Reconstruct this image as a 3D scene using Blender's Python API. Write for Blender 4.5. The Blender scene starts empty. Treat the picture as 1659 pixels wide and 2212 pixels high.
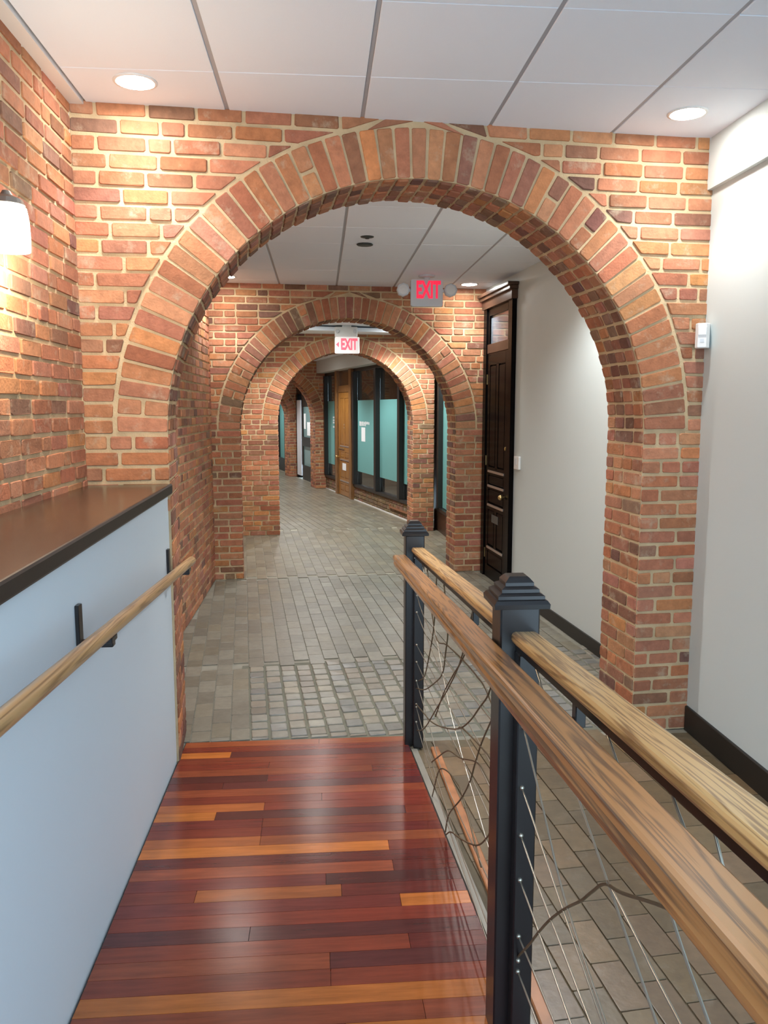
import bpy, math, random
from mathutils import Matrix, Vector
random.seed(7)
S = bpy.context.scene
COL = S.collection
pi = math.pi

# ------------------------------------------------------------------ camera
CAM = Vector((0, 0, 1.76))
cam_d = bpy.data.cameras.new('camera'); cam_d.sensor_fit = 'HORIZONTAL'; cam_d.sensor_width = 36
cam_d.lens = 36 * 1750 / 1659; cam_d.clip_start = 0.02
cam = bpy.data.objects.new('camera', cam_d); COL.objects.link(cam)
RX, RY, RZ = Vector((.9969, -.0783, .0000)), Vector((.0100, .1271, .9918)), Vector((-.0776, -.9888, .1275))
RZ.normalize(); RX = (RX - RZ * RX.dot(RZ)).normalized(); RY = RZ.cross(RX)
cam.matrix_world = Matrix(((RX.x, RY.x, RZ.x, CAM.x), (RX.y, RY.y, RZ.y, CAM.y), (RX.z, RY.z, RZ.z, CAM.z), (0, 0, 0, 1)))
S.camera = cam

# ------------------------------------------------------------------ world, exposure
S.view_settings.view_transform = 'Standard'; S.view_settings.look = 'None'
S.view_settings.gamma = 1; S.view_settings.use_curve_mapping = False
S.view_settings.exposure = 1.16
wd = bpy.data.worlds.new('daylight'); S.world = wd; wd.use_nodes = True
wd.node_tree.nodes['Background'].inputs[0].default_value = (.62, .82, 1.0, 1)   # soft daylight through the open room behind
wd.node_tree.nodes['Background'].inputs[1].default_value = 2.15
LAMP_W = 28          # watts of one recessed downlight
LAMP_COL = (.97, .99, 1.0)

# ------------------------------------------------------------------ helpers
def lin(r, g, b):
    f = lambda c: (c / 255) / 12.92 if c <= 10 else ((c / 255 + .055) / 1.055) ** 2.4
    return (f(r), f(g), f(b), 1)

def tag(o, label=None, cat=None, group=None, kind=None):
    if label: o['label'] = label
    if cat: o['category'] = cat
    if group: o['group'] = group
    if kind: o['kind'] = kind
    return o

class Fr:
    """a vertical plane: u along it, w into it, z up"""
    def __init__(s, o, ang):
        s.o = Vector(o); s.u = Vector((math.cos(ang), math.sin(ang), 0)); s.w = Vector((-math.sin(ang), math.cos(ang), 0))
    def p(s, u, w, z): return s.o + s.u * u + s.w * w + Vector((0, 0, z))
    def mat(s, u, w, z):
        q = s.p(u, w, z)
        return Matrix(((s.u.x, s.w.x, 0, q.x), (s.u.y, s.w.y, 0, q.y), (0, 0, 1, q.z), (0, 0, 0, 1)))
W0 = Fr((0, 0, 0), 0)

class MB:
    def __init__(s): s.v = []; s.f = []; s.sm = False
    def add(s, vs, fs):
        b = len(s.v); s.v += [Vector(q) for q in vs]; s.f += [[b + i for i in f] for f in fs]; return s
    def box(s, fr, u0, u1, w0, w1, z0, z1, b=0.0):
        def pp(u, w, z): return fr.p(u, w, z)
        if b <= 0:
            vs = [pp(u, w, z) for z in (z0, z1) for (u, w) in ((u0, w0), (u1, w0), (u1, w1), (u0, w1))]
            return s.add(vs, [(3, 2, 1, 0), (4, 5, 6, 7), (0, 1, 5, 4), (1, 2, 6, 5), (2, 3, 7, 6), (3, 0, 4, 7)])
        return s.prism([(u0 + b, w0), (u1 - b, w0), (u1, w0 + b), (u1, w1 - b), (u1 - b, w1), (u0 + b, w1), (u0, w1 - b), (u0, w0 + b)], z0, z1, fr, b)
    def prism(s, poly, z0, z1, fr=W0, b=0.0):
        n = len(poly); cx = sum(p[0] for p in poly) / n; cy = sum(p[1] for p in poly) / n
        rings = [(z0, 1)] if b <= 0 else [(z0, 0), (z0 + b, 1)]
        rings += [(z1, 1)] if b <= 0 else [(z1 - b, 1), (z1, 0)]
        def ins(p, k):
            if k: return p
            dx, dy = p[0] - cx, p[1] - cy; L = math.hypot(dx, dy) or 1
            return (p[0] - dx / L * b * 1.2, p[1] - dy / L * b * 1.2)
        vs = [fr.p(*ins(p, k), 0) + Vector((0, 0, z)) for z, k in rings for p in poly]
        fs = [list(range(n))[::-1], [len(rings) * n - n + i for i in range(n)]]
        for r in range(len(rings) - 1):
            fs += [(r * n + i, r * n + (i + 1) % n, r * n + n + (i + 1) % n, r * n + n + i) for i in range(n)]
        return s.add(vs, fs)
    def sweep(s, path, prof, upv=Vector((0, 0, 1)), closed_prof=True, caps=True):
        """prof: list of (side, up); path: list of points"""
        path = [Vector(p) for p in path]; n = len(prof); vs = []
        for i, p in enumerate(path):
            d = (path[min(i + 1, len(path) - 1)] - path[max(i - 1, 0)]).normalized()
            side = d.cross(upv)
            if side.length < 1e-5: side = d.cross(Vector((1, 0, 0)))
            side.normalize(); up = side.cross(d)
            vs += [p + side * a + up * b for a, b in prof]
        fs = []
        for r in range(len(path) - 1):
            fs += [(r * n + i, r * n + (i + 1) % n, r * n + n + (i + 1) % n, r * n + n + i) for i in range(n)]
        if caps: fs += [list(range(n))[::-1], [(len(path) - 1) * n + i for i in range(n)]]
        return s.add(vs, fs)
    def tube(s, path, r, n=8): return s.sweep(path, [(r * math.cos(2 * pi * i / n), r * math.sin(2 * pi * i / n)) for i in range(n)])
    def lathe(s, c, prof, n=24, axis='z', fr=W0):
        """prof: (radius, height)"""
        c = Vector(c); vs = []
        for r, h in prof:
            for i in range(n):
                a = 2 * pi * i / n
                if axis == 'z': vs.append(c + Vector((r * math.cos(a), r * math.sin(a), h)))
                else: vs.append(c + fr.u * (r * math.cos(a)) + Vector((0, 0, r * math.sin(a))) + fr.w * h)
        fs = []
        for k in range(len(prof) - 1):
            fs += [(k * n + i, k * n + (i + 1) % n, k * n + n + (i + 1) % n, k * n + n + i) for i in range(n)]
        fs += [list(range(n))[::-1], [(len(prof) - 1) * n + i for i in range(n)]]
        return s.add(vs, fs)
    def sphere(s, c, r, n=10, sq=(1, 1, 1)):
        prof = [(r * math.sin(pi * k / 6) + 1e-4, -r * math.cos(pi * k / 6)) for k in range(7)]
        b = len(s.v); s.lathe((0, 0, 0), prof, n)
        for i in range(b, len(s.v)):
            q = s.v[i]; s.v[i] = Vector(c) + Vector((q.x * sq[0], q.y * sq[1], q.z * sq[2]))
        return s
    def mesh(s, name, off=Vector()):
        me = bpy.data.meshes.new(name); me.from_pydata([tuple(v - off) for v in s.v], [], s.f); me.update()
        if s.sm:
            for p in me.polygons: p.use_smooth = True
        return me

def world_loc(o):
    v = Vector()
    while o: v += o.location; o = o.parent
    return v
def obj(name, mb, mat, parent=None, loc=None, smooth=False):
    """one mesh object; its vertices are given in world space"""
    base = world_loc(parent) if parent else Vector()
    if loc is None: loc = base
    loc = Vector(loc); mb.sm = smooth
    o = bpy.data.objects.new(name, mb.mesh(name, loc)); COL.objects.link(o)
    o.location = loc - base
    if parent: o.parent = parent
    if mat: o.data.materials.append(mat)
    return o
def thing(name, label, cat, loc, group=None):
    o = bpy.data.objects.new(name, None); COL.objects.link(o); o.location = loc; o.empty_display_size = .05
    return tag(o, label, cat, group)
def struct(name, mb, mat, label, cat, loc=None):
    return tag(obj(name, mb, mat, None, loc), label, cat, None, 'structure')

# ------------------------------------------------------------------ materials
def mat(name, color=None, rough=.6, metal=0, spec=.5, bump=0, bscale=60, var=0, vscale=6, coat=0, emis=None, estr=0):
    m = bpy.data.materials.new(name); m.use_nodes = True; nt = m.node_tree; b = nt.nodes['Principled BSDF']
    b.inputs['Roughness'].default_value = rough; b.inputs['Metallic'].default_value = metal
    b.inputs['Specular IOR Level'].default_value = spec; b.inputs['Coat Weight'].default_value = coat
    b.inputs['Coat Roughness'].default_value = .15
    if color: b.inputs['Base Color'].default_value = color
    if emis: b.inputs['Emission Color'].default_value = emis; b.inputs['Emission Strength'].default_value = estr
    geo = nt.nodes.new('ShaderNodeNewGeometry')
    if var:
        n = nt.nodes.new('ShaderNodeTexNoise'); n.inputs['Scale'].default_value = vscale; n.inputs['Detail'].default_value = 4
        nt.links.new(geo.outputs['Position'], n.inputs['Vector'])
        mr = nt.nodes.new('ShaderNodeMapRange'); mr.inputs[1].default_value = .3; mr.inputs[2].default_value = .7
        mr.inputs[3].default_value = 1 - var; mr.inputs[4].default_value = 1 + var
        nt.links.new(n.outputs['Fac'], mr.inputs[0])
        mx = nt.nodes.new('ShaderNodeVectorMath'); mx.operation = 'SCALE'; mx.inputs[0].default_value = color[:3]
        nt.links.new(mr.outputs[0], mx.inputs['Scale']); nt.links.new(mx.outputs[0], b.inputs['Base Color'])
    if bump:
        n = nt.nodes.new('ShaderNodeTexNoise'); n.inputs['Scale'].default_value = bscale; n.inputs['Detail'].default_value = 5
        nt.links.new(geo.outputs['Position'], n.inputs['Vector'])
        bp = nt.nodes.new('ShaderNodeBump'); bp.inputs['Strength'].default_value = bump; bp.inputs['Distance'].default_value = .004
        nt.links.new(n.outputs['Fac'], bp.inputs['Height']); nt.links.new(bp.outputs[0], b.inputs['Normal'])
    return m

def piece_mat(name, attr, rough, bump, bscale, smear=0.0, smear_col=(.5, .4, .28, 1), spec=.4, var=.22, vscale=22, grain=None):
    """bricks, pavers, planks: the colour of each piece comes from the object (or, joined, from its attribute)"""
    m = bpy.data.materials.new(name); m.use_nodes = True; nt = m.node_tree; b = nt.nodes['Principled BSDF']; N = nt.nodes.new; L = nt.links.new
    if attr: c = N('ShaderNodeAttribute'); c.attribute_name = 'Col'; cs = c.outputs['Color']
    else: c = N('ShaderNodeObjectInfo'); cs = c.outputs['Color']
    geo = N('ShaderNodeNewGeometry'); vec = geo.outputs['Position']
    if grain:
        mp = N('ShaderNodeMapping'); mp.inputs['Scale'].default_value = grain; L(vec, mp.inputs[0]); vec = mp.outputs[0]
    n = N('ShaderNodeTexNoise'); n.inputs['Scale'].default_value = vscale; n.inputs['Detail'].default_value = 6; n.inputs['Roughness'].default_value = .65
    L(vec, n.inputs['Vector'])
    mr = N('ShaderNodeMapRange'); mr.inputs[1].default_value = .3; mr.inputs[2].default_value = .72; mr.inputs[3].default_value = 1 - var; mr.inputs[4].default_value = 1 + var
    L(n.outputs['Fac'], mr.inputs[0])
    mx = N('ShaderNodeVectorMath'); mx.operation = 'SCALE'; L(cs, mx.inputs[0]); L(mr.outputs[0], mx.inputs['Scale'])
    out = mx.outputs[0]
    if smear:
        n2 = N('ShaderNodeTexNoise'); n2.inputs['Scale'].default_value = 9; n2.inputs['Detail'].default_value = 7; n2.inputs['Roughness'].default_value = .7
        L(geo.outputs['Position'], n2.inputs['Vector'])
        m2 = N('ShaderNodeMapRange'); m2.inputs[1].default_value = .56; m2.inputs[2].default_value = .74; m2.inputs[3].default_value = 0; m2.inputs[4].default_value = smear
        L(n2.outputs['Fac'], m2.inputs[0])
        mm = N('ShaderNodeMix'); mm.data_type = 'RGBA'; L(m2.outputs[0], mm.inputs[0]); L(out, mm.inputs[6]); mm.inputs[7].default_value = smear_col
        out = mm.outputs[2]
    L(out, b.inputs['Base Color'])
    b.inputs['Roughness'].default_value = rough; b.inputs['Specular IOR Level'].default_value = spec
    bn = N('ShaderNodeTexNoise'); bn.inputs['Scale'].default_value = bscale; bn.inputs['Detail'].default_value = 6
    L(vec, bn.inputs['Vector'])
    bp = N('ShaderNodeBump'); bp.inputs['Strength'].default_value = bump; bp.inputs['Distance'].default_value = .005
    L(bn.outputs['Fac'], bp.inputs['Height']); L(bp.outputs[0], b.inputs['Normal'])
    return m

def oak_mat(name, light, dark, rough=.32, axis=(1, 60, 60), s=1.0, slope=0, turns=9):
    m = bpy.data.materials.new(name); m.use_nodes = True; nt = m.node_tree; b = nt.nodes['Principled BSDF']; N = nt.nodes.new; L = nt.links.new
    geo = N('ShaderNodeNewGeometry'); mp = N('ShaderNodeMapping'); mp.inputs['Scale'].default_value = axis
    dt = N('ShaderNodeVectorMath'); dt.operation = 'DOT_PRODUCT'; dt.inputs[1].default_value = (0, slope, 1); L(geo.outputs['Position'], dt.inputs[0])   # grain runs with the slope of the rail
    sx = N('ShaderNodeSeparateXYZ'); L(geo.outputs['Position'], sx.inputs[0]); cb = N('ShaderNodeCombineXYZ')
    L(sx.outputs[0], cb.inputs[0]); L(sx.outputs[1], cb.inputs[1]); L(dt.outputs['Value'], cb.inputs[2]); L(cb.outputs[0], mp.inputs[0])
    n = N('ShaderNodeTexNoise'); n.inputs['Scale'].default_value = s; n.inputs['Detail'].default_value = 5; n.inputs['Distortion'].default_value = .6
    L(mp.outputs[0], n.inputs['Vector'])
    w = N('ShaderNodeMath'); w.operation = 'MULTIPLY'; w.inputs[1].default_value = turns; L(n.outputs['Fac'], w.inputs[0])
    fr = N('ShaderNodeMath'); fr.operation = 'PINGPONG'; fr.inputs[1].default_value = .5; L(w.outputs[0], fr.inputs[0])
    cr = N('ShaderNodeValToRGB'); e = cr.color_ramp.elements
    e[0].position = .03; e[0].color = dark; e[1].position = .3; e[1].color = light
    L(fr.outputs[0], cr.inputs[0]); L(cr.outputs[0], b.inputs['Base Color'])
    b.inputs['Roughness'].default_value = rough; b.inputs['Coat Weight'].default_value = .25; b.inputs['Coat Roughness'].default_value = .2
    return m

M = {}
M['brick'] = piece_mat('brick_piece', False, .85, .55, 90, .75)
M['brick_joined'] = piece_mat('brick_joined', True, .85, .55, 90, .6)
M['mortar'] = mat('mortar', lin(196, 172, 136), .95, bump=.7, bscale=130, var=.16, vscale=9, spec=.2)
M['mortar_grey'] = mat('mortar_grey', lin(112, 94, 74), .95, bump=.6, bscale=120, var=.2, vscale=7, spec=.2)
M['paver'] = piece_mat('paver_piece', False, .36, .16, 40, .35, (.30, .27, .22, 1), .5, .18, 16)
M['paver_joined'] = piece_mat('paver_joined', True, .34, .12, 40, .3, (.30, .27, .22, 1), .5, .18, 16)
M['joint'] = mat('paver_joint', lin(136, 133, 120), .6, bump=.2, var=.15, vscale=12)
M['plank'] = piece_mat('plank_piece', False, .22, .10, .9, 0, spec=.5, var=.25, vscale=3, grain=(1.6, 16, 16))
M['tile'] = mat('ceiling_tile', lin(230, 238, 248), .9, bump=.12, bscale=260, spec=.2)
M['tee'] = mat('ceiling_tee', lin(168, 170, 176), .6)
M['wall_white'] = mat('white_paint', lin(202, 210, 208), .6, spec=.3, bump=.04, bscale=160)
M['halfwall'] = mat('cool_white_paint', lin(206, 219, 228), .55, spec=.3, bump=.03, bscale=160)
M['black_base'] = mat('black_baseboard', lin(30, 27, 24), .45)
M['counter'] = oak_mat('dark_counter', lin(74, 54, 40), lin(56, 40, 29), .25, (26, 1.2, 26))
M['dark_edge'] = mat('dark_edge', lin(34, 26, 22), .4, var=.2, vscale=20)
M['oak'] = oak_mat('oak_rail', lin(206, 166, 110), lin(142, 106, 66), .33, (30, .7, 30), slope=.0765)
M['oak_dark'] = oak_mat('oak_grab_rail', lin(172, 122, 72), lin(106, 74, 46), .3, (24, .8, 24), slope=.079)
M['oak_left'] = oak_mat('oak_handrail', lin(176, 138, 92), lin(134, 100, 62), .35, (22, .6, 22), slope=.069)
M['black_metal'] = mat('black_metal', lin(26, 23, 24), .3, spec=.5, bump=.03, bscale=30)
M['steel'] = mat('steel_cable', lin(176, 172, 160), .3, .9)
M['bronze'] = mat('bronze_wire', lin(98, 84, 62), .45, .4)
M['grey_strip'] = mat('grey_strip', lin(146, 142, 132), .4, .2, var=.1)
M['orange_strip'] = mat('orange_strip', lin(170, 112, 72), .4, var=.25, vscale=10)
M['white_plastic'] = mat('white_plastic', lin(226, 226, 224), .4)
M['grey_plastic'] = mat('grey_plastic', lin(206, 210, 214), .45)
M['lens'] = mat('lamp_lens', lin(255, 250, 240), .4, emis=(1, .97, .92, 1), estr=58)
M['sconce_glass'] = mat('sconce_glass', lin(255, 246, 226), .4, emis=(1, .88, .66, 1), estr=7)
M['nickel'] = mat('nickel', lin(150, 148, 144), .35, .8)
M['red_led'] = mat('red_led', lin(214, 30, 60), .4, emis=(1, .015, .07, 1), estr=.36)
M['pink_led'] = mat('pink_led', lin(240, 110, 130), .4, emis=(1, .12, .18, 1), estr=.32)
M['sign_face'] = mat('sign_face', lin(240, 238, 236), .4, emis=(1, .93, .92, 1), estr=.16)
M['dark_plastic'] = mat('dark_plastic', lin(50, 54, 52), .5)
M['black_wood'] = mat('black_wood', lin(11, 9, 9), .25, spec=.05)
M['brown_wood'] = mat('brown_trim_wood', lin(74, 52, 40), .35, spec=.3, var=.15)
M['brass'] = mat('brass', lin(206, 176, 120), .3, .9)
M['satin'] = mat('satin_trim', lin(190, 178, 168), .3, .7)
M['frame'] = mat('dark_frame', lin(44, 42, 40), .4, .3)
M['honey'] = oak_mat('honey_oak', lin(158, 108, 48), lin(124, 80, 32), .35, (30, 30, 1.2))
M['honey_trim'] = oak_mat('honey_trim', lin(136, 96, 54), lin(104, 70, 36), .4, (30, 30, 1.2))
M['paper'] = mat('paper', lin(232, 236, 236), .7)
M['frost'] = mat('frosted_film', lin(106, 164, 161), .5, spec=.5)
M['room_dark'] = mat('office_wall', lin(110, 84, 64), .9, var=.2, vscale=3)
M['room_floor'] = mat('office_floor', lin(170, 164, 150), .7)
M['kneebrick'] = None
g = bpy.data.materials.new('clear_glass'); g.use_nodes = True; gb = g.node_tree.nodes['Principled BSDF']
gb.inputs['Transmission Weight'].default_value = 1; gb.inputs['Roughness'].default_value = .02; gb.inputs['IOR'].default_value = 1.45
gb.inputs['Base Color'].default_value = (.82, .9, .88, 1); M['glass'] = g

# ------------------------------------------------------------------ bricks
PAL = [(176, 117, 84), (173, 112, 80), (166, 108, 80), (178, 120, 86), (183, 128, 92), (160, 104, 80), (170, 113, 86), (176, 112, 77), (160, 101, 74), (186, 124, 80), (172, 116, 90)]
PAL_DARK = [(134, 90, 70), (122, 84, 68), (142, 97, 76), (136, 102, 82)]
def brick_col(dark=.1, shift=1.0):
    c = random.choice(PAL_DARK) if random.random() < dark else random.choice(PAL)
    k = random.uniform(.92, 1.07) * shift
    return lin(*[min(250, x * k + random.uniform(-4, 4)) for x in c])

def poly_piece(corners, proud=.007, depth=.012, ch=.006, bev=.004, jit=.0018, rs=None):
    """a worn block: outline (u,z) with clipped corners, bevelled front at w=-proud"""
    r = rs or random; n = len(corners); cx = sum(p[0] for p in corners) / n; cz = sum(p[1] for p in corners) / n; out = []
    for i in range(n):
        a, p, b = Vector(corners[i - 1]), Vector(corners[i]), Vector(corners[(i + 1) % n])
        da, db = a - p, b - p
        ca, cb = min(ch, da.length * .3), min(ch, db.length * .3)
        for q in (p + da.normalized() * ca, p + db.normalized() * cb):
            out.append((q.x + r.uniform(-jit, jit), q.y + r.uniform(-jit, jit)))
    m = len(out); vs = []
    for x, z in out:
        dx, dz = cx - x, cz - z; L = math.hypot(dx, dz) or 1; k = min(bev, L * .4)
        vs.append((x + dx / L * k, -proud + r.uniform(-jit, jit) * .6, z + dz / L * k))
    vs += [(x, -proud + bev, z) for x, z in out] + [(x, depth, z) for x, z in out]
    fs = [list(range(m))]
    for k in (0, 1):
        fs += [(k * m + m + i, k * m + m + (i + 1) % m, k * m + (i + 1) % m, k * m + i) for i in range(m)]
    return (vs, fs)
def rect(w, h): return [(-w / 2, -h / 2), (w / 2, -h / 2), (w / 2, h / 2), (-w / 2, h / 2)]
TPL = {}
def tpl(w, h, k=8, **kw):
    key = (round(w, 4), round(h, 4), random.randrange(k), tuple(sorted(kw.items())))
    if key not in TPL: TPL[key] = (poly_piece(rect(w, h), rs=random, **kw), [None])
    return TPL[key]

def in_view(p):
    q = p - CAM; x, y, z = q.dot(RX), q.dot(RY), -q.dot(RZ)
    if z < .1: return False
    return abs(x / z) < .5 and abs(y / z) < .66

class Pieces:
    def __init__(s): s.it = []
    def add(s, t, mx, col, size): s.it.append((t, mx, col, size))
    def finish(s, parent, name, mo, mj, limit=300, prefer=None):
        def score(i):
            t, mx, col, size = i; p = mx.translation; d = (p - CAM).length
            k = size / (d * d)
            if not in_view(p): k *= .01
            if prefer and not prefer(p): k *= .05
            return -k
        it = sorted(s.it, key=score)
        base = world_loc(parent)
        for t, mx, col, size in it[:limit]:
            (vs, fs), slot = t
            if slot[0] is None:
                me = bpy.data.meshes.new(name); me.from_pydata(vs, [], fs); me.materials.append(mo); me.update(); slot[0] = me
            o = bpy.data.objects.new(name, slot[0]); o.color = col; o.parent = parent
            o.matrix_basis = Matrix.Translation(-base) @ mx; COL.objects.link(o)
        rest = it[limit:]
        if rest:
            V, F, C = [], [], []
            for (geo_, slot), mx, col, size in rest:
                b = len(V); vs, fs = geo_
                V += [tuple(mx @ Vector(v) - base) for v in vs]; F += [[b + q for q in f] for f in fs]; C += [col] * len(vs)
            me = bpy.data.meshes.new(name + '_remainder'); me.from_pydata(V, [], F); me.materials.append(mj)
            ca = me.color_attributes.new('Col', 'FLOAT_COLOR', 'POINT'); flat = [x for c in C for x in c]; ca.data.foreach_set('color', flat)
            me.update(); o = bpy.data.objects.new(name + '_remainder', me); o.parent = parent; COL.objects.link(o); o['kind'] = 'stuff'

def cut_piece(cs, P, fr, col, proud, u0, z0, depth=.012):
    t = (poly_piece([(a - u0, b - z0) for a, b in cs], proud), [None])
    w = abs(cs[1][0] - cs[0][0]) * abs(cs[3][1] - cs[0][1])
    P.add(t, fr.mat(u0, 0, z0), col, w)

JO = .0155
def brick_rows(P, fr, ua, ub, z0, z1, pitch, hole=None, colf=brick_col, L=.205, skip=None):
    """courses of bricks; hole=(uc, R_in, R_out, zs, jamb): leaves out an arched opening and its ring"""
    n = max(1, round((z1 - z0) / pitch)); ph = (z1 - z0) / n; h = ph - JO
    for r in range(n):
        za, zb = z0 + r * ph + JO / 2, z0 + (r + 1) * ph - JO / 2
        spans = [(ua, ua, ub, ub)]
        if hole:
            uc, ri, ro, zs = hole
            def half(z):
                if z <= zs: return ri
                return math.sqrt(max(0, (ro + JO) ** 2 - (z - zs) ** 2))
            ha, hb = half(za), half(zb)
            if zb <= zs + .02: ha = hb = ri
            elif za < zs: ha = hb = max(ha, ro + JO)
            if ha > .03:
                spans = [(ua, ua, uc - ha, uc - hb), (uc + ha, uc + hb, ub, ub)]
        for (a0, a1, b0, b1) in spans:
            if min(b0, b1) - max(a0, a1) < .012 and max(b0, b1) - min(a0, a1) < .05: continue
            lo, hi = min(a0, a1), max(b0, b1); u = lo; off = (r % 2)
            first = True; cuts = [lo]
            while u < hi - .04:
                if first: w = (.098 if off else .2) * random.choice((1, 1, .72))
                else: w = random.choices((L, .098, L * .97, L * .8), (6, 2.2, 3, .7))[0] * random.uniform(.97, 1.03)
                first = False; u += w + JO
                if hi - u < .05: u = hi + JO
                cuts.append(u)
            for i in range(len(cuts) - 1):
                x0, x1 = cuts[i], min(cuts[i + 1] - JO, hi)
                p0 = (max(x0, a0), max(x0, a1)); p1 = (min(x1, b0), min(x1, b1))
                wa, wb = p1[0] - p0[0], p1[1] - p0[1]
                if max(wa, wb) < .02: continue
                um, zm = (p0[0] + p1[0]) / 2, (za + zb) / 2
                if skip and skip(um, zm): continue
                col = colf(); proud = random.uniform(.004, .011)
                if abs(p0[0] - p0[1]) < .004 and abs(p1[0] - p1[1]) < .004:
                    w = p1[0] - p0[0]; bw = .2 if w > .14 else .098
                    t = tpl(bw, round(h, 4)); m = fr.mat(um, random.uniform(-.003, .003), zm) @ Matrix.Rotation(random.uniform(-.007, .007), 4, 'Y') @ Matrix.Diagonal((w / bw, 1, random.uniform(.95, 1.02), 1))
                    P.add(t, m, col, w * h)
                else:
                    if wa < .012: cs = [(p0[1] if abs(p0[0] - p0[1]) < .001 else p0[0], za), (p1[1], zb), (p0[1], zb)]; 
                    if wa < .012 or wb < .012:
                        if wa < .012: cs = [((p0[0] + p1[0]) / 2, za), (p1[1], zb), (p0[1], zb)]
                        else: cs = [(p0[0], za), (p1[0], za), ((p0[1] + p1[1]) / 2, zb)]
                        t = (poly_piece([(a - um, b - zm) for a, b in cs], proud), [None]); P.add(t, fr.mat(um, 0, zm), col, max(wa, wb) * h / 2)
                    else: cut_piece([(p0[0], za), (p1[0], za), (p1[1], zb), (p0[1], zb)], P, fr, col, proud, um, zm)

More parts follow.
